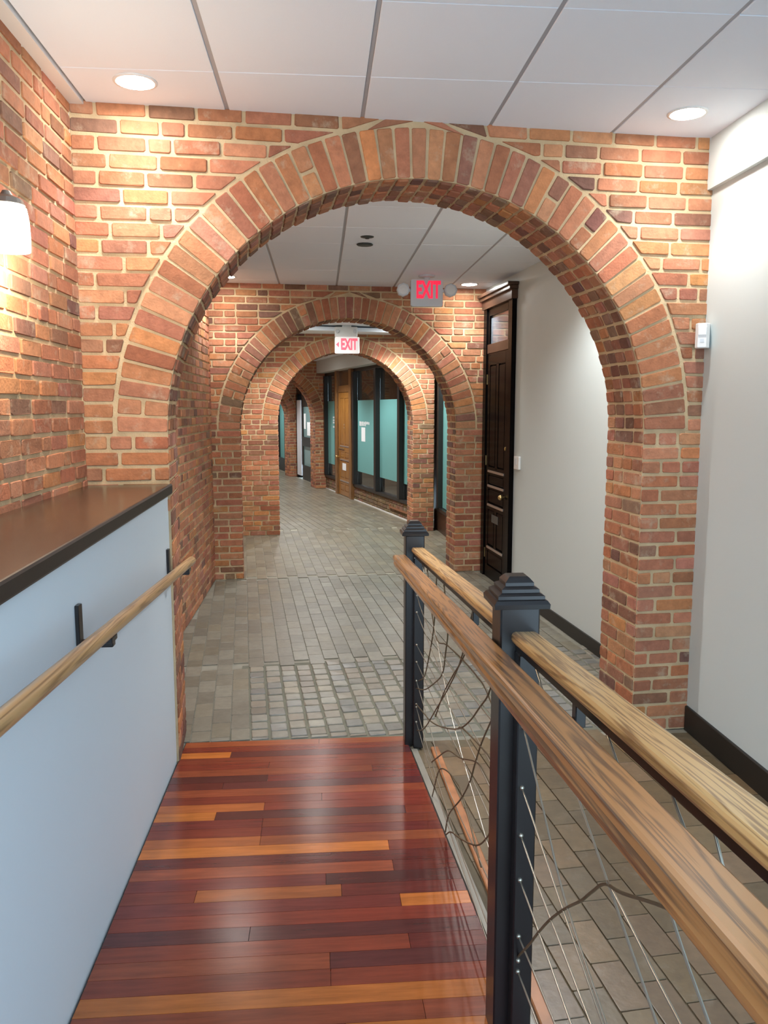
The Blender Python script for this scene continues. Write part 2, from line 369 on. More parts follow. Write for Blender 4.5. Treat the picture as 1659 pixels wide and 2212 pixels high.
def arch_wall(name, tname, fr, u0, u1, top, T, uc, R, zs, ring, pitch, label, tlabel, nd=4, limit=300, rlimit=300, skip=None, shift=1.0, intr=True, jamb_right=True, dark=.1):
    """mortar core with an arched opening, courses of bricks, and the arch ring as a trim of its own"""
    m = MB(); K = 40
    pts = [(uc - R, 0)] + [(uc - R * math.cos(pi * k / K), zs + R * math.sin(pi * k / K)) for k in range(K + 1)] + [(uc + R, 0)]
    for w, flip in ((0, False), (T, True)):
        def quad(a, b, c, d):
            q = [fr.p(a[0], w, a[1]), fr.p(b[0], w, b[1]), fr.p(c[0], w, c[1]), fr.p(d[0], w, d[1])]
            m.add(q, [(3, 2, 1, 0) if flip else (0, 1, 2, 3)])
        quad((u0, 0), (uc - R, 0), (uc - R, top), (u0, top)); quad((uc + R, 0), (u1, 0), (u1, top), (uc + R, top))
        for i in range(1, len(pts) - 2):
            a, b = pts[i], pts[i + 1]; quad(a, b, (b[0], top), (a[0], top))
    for i in range(len(pts) - 1):
        a, b = pts[i], pts[i + 1]; m.add([fr.p(a[0], 0, a[1]), fr.p(a[0], T, a[1]), fr.p(b[0], T, b[1]), fr.p(b[0], 0, b[1])], [(3, 2, 1, 0)])
    for u in (u0, u1): m.add([fr.p(u, 0, 0), fr.p(u, T, 0), fr.p(u, T, top), fr.p(u, 0, top)], [(0, 1, 2, 3)])
    m.add([fr.p(u0, 0, top), fr.p(u1, 0, top), fr.p(u1, T, top), fr.p(u0, T, top)], [(0, 1, 2, 3)])
    wall = struct(name, m, M['mortar'], label, 'wall')
    cf = lambda: brick_col(dark, shift)
    P = Pieces(); brick_rows(P, fr, u0 + .004, u1 - .004, 0, top, pitch, (uc, R, R + ring, zs), cf, skip=skip)
    n = round(zs / pitch); ph = zs / n; h = ph - JO
    for side in (-1, 1):                                   # the jambs, below the springing
        for r in range(n):
            z = (r + .5) * ph; w = .0; k = r % 2
            while w < T - .04:
                L = min((.098 if k else .2), T - w - .004); k = 0 if random.random() < .7 else 1
                if T - (w + L + JO) < .04: L = T - w - .004
                bw = .2 if L > .14 else .098
                q = fr.p(uc + side * R, w + L / 2 + .003, z)
                inw = fr.u * side; ud = fr.w * (-side)
                mx = Matrix(((ud.x, inw.x, 0, q.x), (ud.y, inw.y, 0, q.y), (0, 0, 1, q.z), (0, 0, 0, 1)))
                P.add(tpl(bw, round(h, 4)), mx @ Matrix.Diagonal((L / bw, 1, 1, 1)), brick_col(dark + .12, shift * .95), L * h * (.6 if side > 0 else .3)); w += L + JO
    P.finish(wall, 'brick', M['brick'], M['brick_joined'], limit)
    # ring
    tm = MB()
    seg = [(uc - (R + ring) * math.cos(pi * k / K), zs + (R + ring) * math.sin(pi * k / K)) for k in range(K + 1)]
    seg2 = [(uc - (R + .002) * math.cos(pi * k / K), zs + (R + .002) * math.sin(pi * k / K)) for k in range(K + 1)]
    for k in range(K): tm.add([fr.p(seg2[k][0], -.0015, seg2[k][1]), fr.p(seg2[k + 1][0], -.0015, seg2[k + 1][1]), fr.p(seg[k + 1][0], -.0015, seg[k + 1][1]), fr.p(seg[k][0], -.0015, seg[k][1])], [(0, 1, 2, 3)])
    tr = struct(tname, tm, M['mortar'], tlabel, 'arch ring')
    RP = Pieces(); nv = round(pi * (R + ring * .2) / .0745); da = pi / nv; ga = JO * .8 / (R + ring / 2) / 2
    vts = []
    for k in range(6):
        for (ra, rb) in ((R + .001, R + ring - .004), (R + .001, R + ring * .46), (R + ring * .46 + JO, R + ring - .004)):
            a = da / 2 - ga; cz = R + ring / 2
            cs = [(-ra * math.sin(a), ra * math.cos(a) - cz), (ra * math.sin(a), ra * math.cos(a) - cz), (rb * math.sin(a), rb * math.cos(a) - cz), (-rb * math.sin(a), rb * math.cos(a) - cz)]
            vts.append((poly_piece(cs, .008), [None]))
    for i in range(nv):
        a = (i + .5) * da; u = uc + (R + ring / 2) * math.cos(a); z = zs + (R + ring / 2) * math.sin(a)
        mx = fr.mat(u, random.uniform(-.004, .003), z) @ Matrix.Rotation(pi / 2 - a, 4, 'Y')
        kk = random.randrange(6) * 3
        for j in ((0,) if random.random() < .9 else (1, 2)): RP.add(vts[kk + j], mx, brick_col(dark, shift), .012 if j == 0 else .006)
    if intr:                                                # headers on the underside
        cw = T / nd
        for i in range(nv):
            a = (i + .5) * da; rad = fr.u * math.cos(a) + Vector((0, 0, math.sin(a)))
            for d in range(nd):
                q = fr.p(uc, 0, zs) + rad * R + fr.w * ((d + .5) * cw)
                X = fr.w; Y = rad; Z = X.cross(Y)
                mx = Matrix(((X.x, Y.x, Z.x, q.x), (X.y, Y.y, Z.y, q.y), (X.z, Y.z, Z.z, q.z), (0, 0, 0, 1)))
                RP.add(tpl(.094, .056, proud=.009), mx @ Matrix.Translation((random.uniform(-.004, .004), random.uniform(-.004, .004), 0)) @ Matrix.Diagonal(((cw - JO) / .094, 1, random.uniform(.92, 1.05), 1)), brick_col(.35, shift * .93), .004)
    RP.finish(tr, 'brick', M['brick'], M['brick_joined'], rlimit)
    return wall

# ================================================================== STRUCTURE
A = math.radians(5.1)
F1 = Fr((0, 3.978, 0), A)
nA = Vector((-math.sin(A), math.cos(A), 0))
F2 = Fr(nA * 8.367, A)
F3 = Fr(nA * 11.249, A)
F4 = Fr((.12, 17.86, 0), math.radians(13))
F5 = Fr((-.56, 21.0, 0), math.radians(18))
arch_wall('wall_front', 'trim_1', F1, -1.10, 2.03, 3.12, .42, .485, 1.205, 1.643, .232, .0735,
          'nearest brick wall with a wide round archway across the hall', 'brick ring of the nearest, largest archway', skip=lambda u, z: u < -.72 and z < 1.3)
arch_wall('wall_middle', 'trim_2', F2, -.41, 2.52, 3.0, .36, 1.06, 1.125, 1.54, .215, .069,
          'second brick wall with an archway, behind the lit red EXIT sign', 'brick ring of the second archway, dark at its crown', nd=3, shift=.97, dark=.14)
arch_wall('wall_rear', 'trim_3', F3, -.14, 2.62, 2.86, .38, 1.37, .945, 1.58, .2, .069,
          'third brick wall with an archway, behind the pale arrow EXIT sign', 'brick ring of the third archway', nd=3, rlimit=120)
arch_wall('wall_back', 'trim_4', F4, -2.6, -.0, 2.78, .5, -1.23, 1.0, 1.5, .2, .069,
          'fourth brick arch, half hidden, left of the wooden storefront door', 'brick ring of the fourth archway', nd=4, limit=110, rlimit=40)
arch_wall('wall_far', 'trim_5', F5, -2.4, -.0, 2.78, .5, -1.15, .93, 1.45, .2, .069,
          'farthest brick arch, a narrow sliver at the end of the hall', 'brick ring of the farthest archway', nd=4, limit=60, rlimit=20)

# left brick walls
LW = Fr((-1.095, 0, 0), pi / 2)
def left_wall(name, y0, y1, z0, z1, label, limit, prefer):
    m = MB().box(Fr((0, 0, 0), 0), -1.215, -1.095, y0, y1, 0, z1)
    w = struct(name, m, M['mortar'], label, 'wall')
    P = Pieces(); brick_rows(P, LW, y0 + .003, y1 - .003, z0, z1, .0735)
    P.finish(w, 'brick', M['brick'], M['brick_joined'], limit, prefer); return w
left_wall('wall_left', -.5, 3.877, 1.36, 3.12, 'brick wall on the left above the dark wooden ledge, washed by a lamp', 300, lambda p: p.y > 1.9)
left_wall('wall_left_2', 4.29, 8.31, 0, 3.0, 'left brick wall between the first and second archways', 300, lambda p: p.y > 5.6)
m = MB().box(W0, -1.215, -1.095, 8.66, 11.2, 0, 2.86)
struct('wall_left_3', m, M['mortar'], 'left wall between the second and third archways', 'wall')

# right white wall with the shallow bulkhead above a ledge
m = MB().box(W0, 2.0, 2.12, -.5, 4.17, 0, 3.12)
wr = struct('wall_right', m, M['wall_white'], 'white plaster wall on the right, before the first archway', 'wall')
m = MB().prism([(1.972, -.5), (2.0, -.5), (2.0, 4.15), (1.972, 4.15)], 2.856, 3.11)
tag(obj('trim_6', m, M['wall_white']), 'shallow white bulkhead along the top of the right wall', 'trim', None, 'structure')
RWA = math.atan2(-1, .075)                                         # u runs towards the camera, w into the wall
R2 = Fr((2.0, 5.05, 0), RWA)
m = MB().box(W0, 2.0, 2.12, 4.55, 5.05, 0, 3.0)
m.add([R2.p(0, 0, 0), R2.p(-3.7, 0, 0), R2.p(-3.7, .12, 0), R2.p(0, .12, 0), R2.p(0, 0, 3.0), R2.p(-3.7, 0, 3.0), R2.p(-3.7, .12, 3.0), R2.p(0, .12, 3.0)],
      [(0, 1, 5, 4), (1, 2, 6, 5), (2, 3, 7, 6), (3, 0, 4, 7), (4, 5, 6, 7), (3, 2, 1, 0)])
struct('wall_right_2', m, M['wall_white'], 'white plaster wall on the right beyond the first archway', 'wall')
m = MB().sweep([(1.993, 4.14, .066), (1.993, -.5, .066)], [(-.008, -.066), (.007, -.066), (.007, .066), (.003, .07), (-.008, .07)])
tag(obj('baseboard_right', m, M['black_base']), 'black baseboard along the white right wall before the archway', 'baseboard', None, 'structure')
m = MB().sweep([R2.p(.5, -.007, .05), R2.p(-2.42, -.007, .05)], [(-.007, -.05), (.007, -.05), (.007, .05), (-.007, .05)])
tag(obj('baseboard_right_2', m, M['black_base']), 'black baseboard of the white wall beyond the first archway', 'baseboard', None, 'structure')

# ceilings: tiles with their tees
def ceiling(name, z, xs, ys, label, poly=None, step=.006):
    x0, x1, y0, y1 = xs[0], xs[-1], ys[0], ys[-1]
    m = MB().box(W0, x0, x1, y0, y1, z + .02, z + .06)
    c = struct(name, m, M['tee'], label, 'ceiling')
    def put(nm, vs, mt):
        o = obj(nm, vs, mt, c); return o
    for i in range(len(xs) - 1):
        for j in range(len(ys) - 1):
            a, b, p, q = xs[i] + .009, xs[i + 1] - .009, ys[j] + .0025, ys[j + 1] - .0025
            put('ceiling_tile', MB().prism([(a, p), (b, p), (b, q), (a, q)], z + random.uniform(-.0008, .0008), z + .02, b=.0025), M['tile'])
    for x in xs[1:-1]: put('ceiling_tee', MB().box(W0, x - .008, x + .008, y0, y1, z + .005, z + .02), M['tee'])
    return c
CZ1, CZ2, CZ3, CZ4 = 3.105, 2.985, 2.83, 2.76
X1 = [-1.03, -.407, .212, .83, 1.45, 2.0]
ceiling('ceiling', CZ1, X1, [-.6, -.25, .38, 1.005, 1.63, 2.257, 2.885, 3.513, 4.14], 'white tiled ceiling over the ramp, before the first archway')
m = MB().box(W0, -1.095, -1.03, -.6, 3.9, CZ1 - .012, CZ1 + .03)
tag(obj('trim_7', m, M['white_plastic']), 'white wall angle along the left edge of the tiled ceiling', 'trim', None, 'structure')
ceiling('ceiling_2', CZ2, [-1.1, -.39, .18, .765, 1.335, 1.99], [4.3, 4.58, 5.155, 5.745, 6.3, 6.93, 7.5, 8.1, 8.6], 'white tiled ceiling between the first and second archways')
m = MB().box(W0, -1.1, 1.9, 8.6, 11.6, CZ3, CZ3 + .05)
struct('ceiling_3', m, M['tile'], 'plain white ceiling before the third archway', 'ceiling')
SD = Vector((-math.sin(math.radians(13)), math.cos(math.radians(13)), 0))
SO = Vector((1.353, 12.537, 0))
SF = Fr(SO, math.atan2(SD.y, SD.x))            # u runs away along the storefront; +w is to its left (the corridor side)
def sp(s, w, z=0): return SO + SD * s + Vector((SD.y, -SD.x, 0)) * w + Vector((0, 0, z))   # w > 0: behind the glass
m = MB().prism([tuple(sp(-1.4, .4)[:2]), tuple(sp(14, .4)[:2]), tuple(sp(14, -3.2)[:2]), tuple(sp(-1.4, -3.2)[:2])], CZ4, CZ4 + .05)
struct('ceiling_4', m, M['tile'], 'plain white ceiling over the curved end of the hall', 'ceiling')
m = MB().prism([tuple(sp(-.6, .1)[:2]), tuple(sp(5.45, .1)[:2]), tuple(sp(5.45, -.2)[:2]), tuple(sp(-.6, -.2)[:2])], 2.5, CZ4 - .002)
tag(obj('trim_8', m, M['wall_white']), 'white boxed soffit above the storefront glazing', 'trim', None, 'structure')
m = MB().prism([tuple(sp(-1.2, -2.75)[:2]), tuple(sp(14, -2.75)[:2]), tuple(sp(14, -2.9)[:2]), tuple(sp(-1.2, -2.9)[:2])], 0, CZ4)
struct('wall_left_4', m, mat('plain_brick', lin(170, 110, 78), .9, var=.2), 'left wall of the curved end of the hall', 'wall')
m = MB().prism([tuple(sp(13, 1)[:2]), tuple(sp(13, -3)[:2]), tuple(sp(13.1, -3)[:2]), tuple(sp(13.1, 1)[:2])], 0, CZ4)
struct('wall_end', m, M['wall_white'], 'pale wall closing the far end of the hall', 'wall')

# ------------------------------------------------------------------ floors
PV = [(121, 117, 104), (118, 113, 99), (124, 121, 109), (116, 112, 100), (120, 114, 98), (114, 110, 98), (122, 118, 106)]
PV_TAN = [(125, 118, 101), (121, 113, 97), (128, 121, 106), (119, 112, 98), (123, 114, 96)]
PV_BROWN = [(108, 92, 68), (102, 86, 63), (111, 92, 71), (101, 87, 66), (114, 93, 67)]  # brown pavers; the shade beside the ramp is put into this colour too
PV_SETT = [(126, 123, 113), (134, 131, 120), (118, 117, 111), (128, 120, 107), (123, 122, 117), (136, 130, 116), (121, 114, 102)]
def paver_col(pal=PV, k0=1.0): 
    k = random.uniform(.93, 1.07) * k0; return lin(*[x * k for x in random.choice(pal)])
m = MB().prism([(-1.3, -2.5), (2.1, -2.5), (2.1, 12.6), (-1.3, 12.6)], -.06, -.004)
m.prism([tuple(sp(-.9, .15)[:2]), tuple(sp(14, .15)[:2]), tuple(sp(14, -3)[:2]), tuple(sp(-.9, -3)[:2])], -.06, -.0042)
floor = struct('floor', m, M['joint'], 'brick paved floor of the whole hall', 'floor')
def pavers(name, axis_deg, org, cols, rows, inside, label, sett=None, limit=300, lw=.105, ll=.21, nm_lim=0, pal=PV):
    """columns of pavers along the hall axis; sett(c, y): small square setts there"""
    P = Pieces(); t = math.radians(axis_deg); a = Vector((-math.sin(t), math.cos(t), 0)); b = Vector((math.cos(t), math.sin(t), 0)); o = Vector(org)
    for c in range(*cols):
        v = rows[0] + (ll / 2 if c % 2 else 0) - ll
        while v < rows[1]:
            isset = sett and sett(o + b * ((c + .5) * lw) + a * (v + .05)); L = ll / 2 * random.uniform(1.0, 1.12) if isset else ll
            q = o + b * ((c + .5) * lw) + a * (v + L / 2)
            if inside(q):
                jl = .013 if isset else .006
                if nm_lim and not isset and (q - a * (L / 2)).y < nm_lim + .016 * q.x or (nm_lim and isset and (q - a * (L / 2)).y < nm_lim + .016 * q.x):
                    cutl = nm_lim + .016 * q.x - (q - a * (L / 2)).y; q = q + a * (cutl / 2); L2 = L - cutl
                    if L2 < .02: v += L; continue
                else: L2 = L
                w, l = lw - jl, L2 - (jl if isset else .0035)
                bw = .2 if l > .14 else .1
                tp = tpl(round(w, 4), bw, 6, proud=.004, depth=.004, ch=.008 if isset else .003, bev=.004 if isset else .0012, jit=.0025 if isset else .0006)
                # face up: x across, inward = -z, z along the axis
                X, Y, Z = b, Vector((0, 0, -1)), Vector(b).cross(Vector((0, 0, -1)))
                mx = Matrix(((X.x, Y.x, Z.x, q.x), (X.y, Y.y, Z.y, q.y), (X.z, Y.z, Z.z, q.z), (0, 0, 0, 1)))
                mx = mx @ Matrix.Translation((0, random.uniform(0, .003 if isset else .0012), 0)) @ Matrix.Diagonal((1, 1, l / bw, 1))
                P.add(tp, mx, paver_col(PV_SETT if isset else pal), w * l)
            v += L
    tr = bpy.data.objects.new(name, None); COL.objects.link(tr)
    return P
def lay(P, label, limit, name='floor'):
    m = MB().box(W0, .5, .51, 30, 30.01, -.05, -.045)
    return P
sett_zone = lambda q: q.y < 5.50 + .1 * q.x and q.x > -.35 - (q.y - 4.2) * .1 and q.y > 3.0
ZONES = [
 ('floor_1', 5.3, (0, 0, 0), (2, 40), (-.5, 4.6), lambda q: .53 + (3.97 - q.y) * .034 < q.x < 1.985 and q.y < 4.08 and q.y > -.3, None, 300, 'brick pavers beside the ramp, right of the railing'),
 ('floor_2', 5.3, (0, 0, 0), (-10, 40), (3.2, 6.2), lambda q: -1.09 < q.x < 1.98 and q.y > 4.08 and q.y < 5.53 + .095 * q.x, sett_zone, 300, 'worn square setts and pavers under the first archway'),
 ('floor_3', 5.3, (0, 0, 0), (-10, 40), (4.8, 9.2), lambda q: -1.09 < q.x < 1.98 - max(0, q.y - 5) * .075 and q.y >= 5.54 + .095 * q.x and q.y < 8.37 + .09 * q.x, None, 300, 'smooth brick pavers between the first and second archways'),
 ('floor_4', 5.3, (0, 0, 0), (-6, 44), (7.6, 12.5), lambda q: -1.09 < q.x < 1.7 and q.y >= 8.38 + .09 * q.x and q.y < 11.7 + .09 * q.x, None, 300, 'shiny brick pavers before the third archway'),
 ('floor_5', 13, (0, 0, 0), (8, 70), (10, 28), lambda q: -2.7 < (q - SO).dot(Vector((SD.y, -SD.x, 0))) < -.02 and q.y >= 11.72 + .09 * q.x and q.y < 25, None, 120, 'brick pavers curving along the storefront'),
]
for nm, ang, org, cols, rows, ins, st, lim, lab in ZONES:
    P = pavers(nm, ang, org, cols, rows, ins, lab, st, nm_lim=4.182 if nm == 'floor_2' else 0, pal=PV_BROWN if nm == 'floor_1' else PV_TAN if nm in ('floor_4', 'floor_5') else PV)
    o = bpy.data.objects[nm]; tag(o, lab, 'floor', None, 'structure')
    P.finish(o, 'paver', M['paver'], M['paver_joined'], lim)
    if nm == 'floor_1': obj('bed', MB().prism([(.5, -.3), (1.99, -.3), (1.99, 4.1), (.5, 4.1)], -.02, -.0025), mat('brown_joint', lin(98, 86, 65), .7, var=.15, vscale=10), o)
    if nm == 'floor_4': obj('bed', MB().prism([(-1.09, 8.29), (1.72, 8.53), (1.70, 11.85), (-1.09, 11.6)], -.02, -.0022), mat('light_joint', lin(146, 140, 122), .6), o)
    if nm == 'floor_5': obj('bed', MB().prism([tuple(sp(-.62, .0)[:2]), tuple(sp(12.9, .0)[:2]), tuple(sp(12.9, -2.74)[:2]), tuple(sp(-1.3, -2.74)[:2])], -.02, -.0024), mat('light_joint', lin(150, 144, 126), .6), o)
    if nm == 'floor_2': obj('bed', MB().prism([(-.5, 4.15), (1.9, 4.15), (1.9, 5.7), (-.55, 5.46)], -.02, -.003), mat('dark_joint', lin(104, 104, 90), .7, var=.15, vscale=10), o)

# ------------------------------------------------------------------ ramp
RS = .06
def rz(y): return RS * (4.17 - y)
def rl(y): return -.722 + (3.95 - y) * .019            # left edge (foot of the half wall)
def rr(y): return .452 + (3.97 - y) * .034             # right edge
m = MB()
y0, y1 = -.3, 4.165
m.add([(rl(y0), y0, 0), (rr(y0), y0, 0), (rr(y1), y1, 0), (rl(y1) , y1, 0), (rl(y0), y0, rz(y0) - .018), (rr(y0), y0, rz(y0) - .018), (rr(y1), y1, .0002), (rl(y1), y1, .0002)],
      [(0, 1, 5, 4), (1, 2, 6, 5), (2, 3, 7, 6), (3, 0, 4, 7), (4, 5, 6, 7), (3, 2, 1, 0)])
ramp = struct('floor_ramp', m, M['dark_edge'], 'polished red hardwood ramp between the white half wall and the railing', 'ramp')
WD = [((112, 44, 30), 5), ((120, 52, 34), 5), ((98, 38, 32), 4), ((130, 62, 38), 3), ((82, 36, 34), 3.4), ((172, 98, 42), 1.9), ((152, 82, 40), 1.6), ((138, 70, 40), 2)]
row, pw = 0, .0785
y = 4.168
P = Pieces()
while y > -.25:
    ya, yb = y - pw + .0006, y - .0006
    xs = [rl(y) + .004]
    x = xs[0] + random.choice((.25, .45, .7, .95, 1.3))
    while x < rr(y) - .12: xs.append(x); x += random.uniform(.45, 1.2)
    xs.append(rr(y) - .003)
    for i in range(len(xs) - 1):
        a, b = xs[i] + .0005, xs[i + 1] - .0005
        c = random.choices([w[0] for w in WD], [w[1] for w in WD])[0]; k = random.uniform(.9, 1.1)
        cx, cy = (a + b) / 2, (ya + yb) / 2; w, h = b - a, yb - ya
        tp = (poly_piece(rect(w, h), .0006, .016, .001, .0006, 0), [None])
        X = Vector((1, 0, 0)); Z = Vector((0, 1, -RS)).normalized(); Y = Z.cross(X)
        mx = Matrix(((X.x, Y.x, Z.x, cx), (X.y, Y.y, Z.y, cy), (X.z, Y.z, Z.z, rz(cy)), (0, 0, 0, 1)))
        P.add(tp, mx, lin(*[q * k for q in c]), w * h)
    y -= pw
P.finish(ramp, 'plank', M['plank'], M['plank'], 300)
# grey edge strip of the ramp and the orange wood strip on the floor beside it
m = MB(); m.sweep([(rr(3.97) + .016, 3.97, rz(3.97) + .001), (rr(-.3) + .016, -.3, rz(-.3) + .001)], [(-.015, -.03), (.015, -.03), (.015, .0), (-.015, .0)])
obj('edge_strip', m, M['grey_strip'], ramp)
m = MB(); m.sweep([(.575, 3.98, .008), (.70, -.3, .008)], [(-.02, -.008), (.02, -.008), (.02, .006), (.016, .009), (-.016, .009), (-.02, .006)])
tag(obj('floor_strip', m, M['orange_strip'], None, (.575, 3.98, 0)), 'orange wooden strip on the floor along the foot of the railing', 'strip')

# ------------------------------------------------------------------ half wall, ledge
def hx(y): return -.728 + (3.93 - y) * .0195
m = MB(); a0, a1 = -.6, 3.915
m.prism([(hx(a0), a0), (hx(a1), a1), (hx(a1) - .09, a1 - .008), (hx(a0) - .09, a0)], 0, 1.355)
struct('wall_half', m, M['halfwall'], 'white half wall left of the ramp, under the dark ledge', 'wall')
m = MB(); m.prism([(hx(a0) + .012, a0), (hx(a1) + .012, a1 - .001), (-1.094, a1 - .035), (-1.094, a0)], 1.357, 1.400, b=.004)
ct = struct('ledge', m, M['counter'], 'dark brown wooden ledge on top of the white half wall', 'ledge'); ct['kind'] = 'thing'; ct['category'] = 'ledge'
m = MB(); m.sweep([(hx(a0) + .017, a0, 1.378), (hx(a1) + .017, a1 - .004, 1.378)], [(-.005, -.024), (.003, -.024), (.006, -.018), (.006, .017), (.002, .023), (-.005, .023)])
obj('front_edge', m, M['dark_edge'], ct)

# left handrail
h = thing('handrail', 'round oak handrail on black brackets fixed to the white half wall', 'handrail', (-.62, 3.99, 1.0))
def hr(y): return Vector((-.637 + (3.97 - y) * .0185, y, 1.016 + (3.97 - y) * .069))
m = MB(); m.tube([hr(y) for y in (3.985, 3.97, 3, 2, 1, 0, -.4)], .0215, 14); obj('rail', m, M['oak_left'], h, smooth=True)
for yb in (3.83, 2.31, .8):
    c = hr(yb); X = hx(yb); m = MB()
    m.box(W0, X, X + .012, yb - .018, yb + .018, c.z - .045, c.z + .075, .002)
    m.box(W0, X + .006, c.x + .012, yb - .014, yb + .014, c.z - .048, c.z - .030, .002)
    m.box(W0, c.x - .014, c.x + .014, yb - .03, yb + .03, c.z - .034, c.z - .018, .002)
    obj('bracket', m, M['black_metal'], h)

# ------------------------------------------------------------------ railing on the ramp
rail = thing('railing', 'oak and black steel railing with a web of cables, right of the ramp', 'railing', (.475, 4.08, 0))
def post(y, x, s, zt, zb):
    m = MB(); m.box(W0, x - s / 2, x + s / 2, y - s / 2, y + s / 2, zb, zt, .004); p = obj('post', m, M['black_metal'], rail)
    c = MB(); k = s / .097
    rings = [(.050, 0), (.067, .001), (.068, .012), (.062, .020), (.057, .022), (.057, .030), (.050, .034), (.046, .036), (.046, .044), (.039, .048), (.035, .05), (.035, .058), (.026, .068), (.022, .071)]
    vs = []; fs = []
    for r, hh in rings: r *= k; hh *= k * 1.02; vs += [(x - r, y - r, zt + hh), (x + r, y - r, zt + hh), (x + r, y + r, zt + hh), (x - r, y + r, zt + hh)]
    for q in range(len(rings) - 1): fs += [(q * 4 + i, q * 4 + (i + 1) % 4, q * 4 + 4 + (i + 1) % 4, q * 4 + 4 + i) for i in range(4)]
    fs += [(3, 2, 1, 0), tuple(len(vs) - 4 + i for i in range(4))]
    c.add(vs, fs); obj('cap', c, M['black_metal'], p)
    return p
PX = .478
pf = post(4.08, PX - .003, .097, 1.117, .004); pn = post(1.925, PX, .097, 1.281, .0); post(-.25, PX + .01, .097, 1.445, 0)
for yf, zb in ((4.031, .006), (1.876, 0)):
    m = MB(); m.box(W0, .466, .516, yf - .042, yf - .0005, zb, 1.06 + (4.0 - yf) * .0765 - .046, .003); obj('stanchion', m, M['black_metal'], rail)
PROF = [(-.026, -.036), (.026, -.036), (.0285, -.028), (.030, -.020), (.0255, -.013), (.0255, -.009), (.0325, -.004), (.0335, .010), (.0315, .0165), (.027, .0195), (-.027, .0195), (-.0315, .0165), (-.0335, .010), (-.0325, -.004), (-.0255, -.009), (-.0255, -.013), (-.030, -.020), (-.0285, -.028)]
PROF2 = [(-.030, -.012), (.030, -.012), (.0325, -.006), (.0325, .004), (.029, .010), (.023, .0125), (-.023, .0125), (-.029, .010), (-.0325, .004), (-.0325, -.006)]
def r2(y): return 1.06 + (4.0 - y) * .0765                         # top of the post-to-post rail
def r1(y): return 1.028 + (3.95 - y) * .079
for ya, yb in ((4.03, 1.974), (1.876, -.2)):
    m = MB(); m.sweep([(.489, ya, r2(ya) - .0125), (.487, yb, r2(yb) - .0125)], PROF2); obj('top_rail', m, M['oak'], rail)
    m = MB(); m.sweep([(.489, ya, r2(ya) - .035), (.487, yb, r2(yb) - .035)], [(-.022, -.011), (.022, -.011), (.022, .0102), (-.022, .0102)]); obj('rail_plate', m, M['black_metal'], rail)
m = MB(); m.sweep([(.3935, 4.02, r1(4.02) - .0195), (.3935, -.4, r1(-.4) - .0195)], PROF); obj('grab_rail', m, M['oak_dark'], rail)
for yb in (2.45, 1.43, .4):
    m = MB(); m.box(W0, .470, .490, yb - .012, yb + .012, r1(yb) - .062, r2(yb) - .045, .002); m.box(W0, .385, .474, yb - .012, yb + .012, r1(yb) - .062, r1(yb) - .048, .002)
    m.box(W0, .385, .402, yb - .02, yb + .02, r1(yb) - .052, r1(yb) - .036, .002); obj('bracket', m, M['black_metal'], rail)
for yb in (4.07, 1.92):
    m = MB(); m.box(W0, .385, .432, yb - .012, yb + .012, r1(yb) - .075, r1(yb) - .036, .002); obj('bracket', m, M['black_metal'], rail)
CX = .480
def smooth_path(pts, n=6):
    pts = [Vector((CX, a, b)) for a, b in pts]; out = []
    for i in range(len(pts) - 1):
        p0, p1, p2, p3 = pts[max(i - 1, 0)], pts[i], pts[i + 1], pts[min(i + 2, len(pts) - 1)]
        for k in range(n):
            t = k / n; out.append(.5 * ((2 * p1) + (p2 - p0) * t + (2 * p0 - 5 * p1 + 4 * p2 - p3) * t * t + (3 * p1 - p0 - 3 * p2 + p3) * t ** 3))
    return out + [pts[-1]]
NEAR_CABLES = [[(1.876, 1.00), (1.635, .877), (1.486, .785), (1.236, .71), (.6, .55)], [(1.876, .845), (1.686, .806), (1.491, .754), (1.1, .66), (.5, .5)], [(1.876, .722), (1.668, .689), (1.423, .662), (1.0, .61), (.3, .5)],
  [(1.876, .605), (1.658, .588), (1.426, .56), (.9, .5), (.2, .42)], [(1.876, .455), (1.656, .467), (1.4, .478), (.8, .5), (.1, .5)], [(1.78, 1.198), (1.493, 1.06), (1.253, .96), (1.086, .89), (.7, .73)], [(1.253, .962), (1.103, .945), (1.023, .935), (.6, .9)],
  [(1.30, 1.222), (1.065, 1.093), (.959, 1.028), (.896, .994), (.5, .78)], [(1.05, 1.246), (.98, 1.20), (.80, 1.10), (.5, .95)], [(1.876, .36), (1.6, .37), (1.2, .38), (.4, .4)], [(.93, 1.27), (.80, 1.12), (.6, .95)]]
NEAR_VINES = [[(1.876, .40), (1.731, .507), (1.658, .588), (1.577, .672), (1.478, .763), (1.384, .841), (1.327, .895), (1.265, .949), (1.19, .98), (1.029, 1.06), (.913, 1.10), (.7, 1.15)], [(1.2, .3), (1.0, .45), (.9, .62), (.85, .9), (.7, 1.0)]]
FAR_CABLES = [[(4.03, .93), (3.4, .90), (2.7, .93), (1.974, 1.0)], [(4.03, .818), (3.771, .785), (3.419, .775), (3.01, .785), (2.539, .833), (1.974, .9)], [(4.03, .73), (3.684, .716), (3.0, .70), (1.974, .76)], [(4.03, .56), (3.677, .582), (3.24, .62), (1.974, .68)],
  [(4.03, .47), (3.4, .5), (2.99, .523), (2.668, .55), (2.331, .574), (1.974, .58)], [(4.03, .37), (3.506, .335), (3.254, .300), (2.979, .296), (2.63, .331), (2.333, .368), (1.974, .41)], [(4.03, .23), (3.5, .2), (2.8, .2), (1.974, .26)], [(4.03, .15), (3.2, .14), (1.974, .2)], [(3.8, 1.03), (3.3, .80), (2.9, .62), (2.3, .5), (1.974, .45)]]
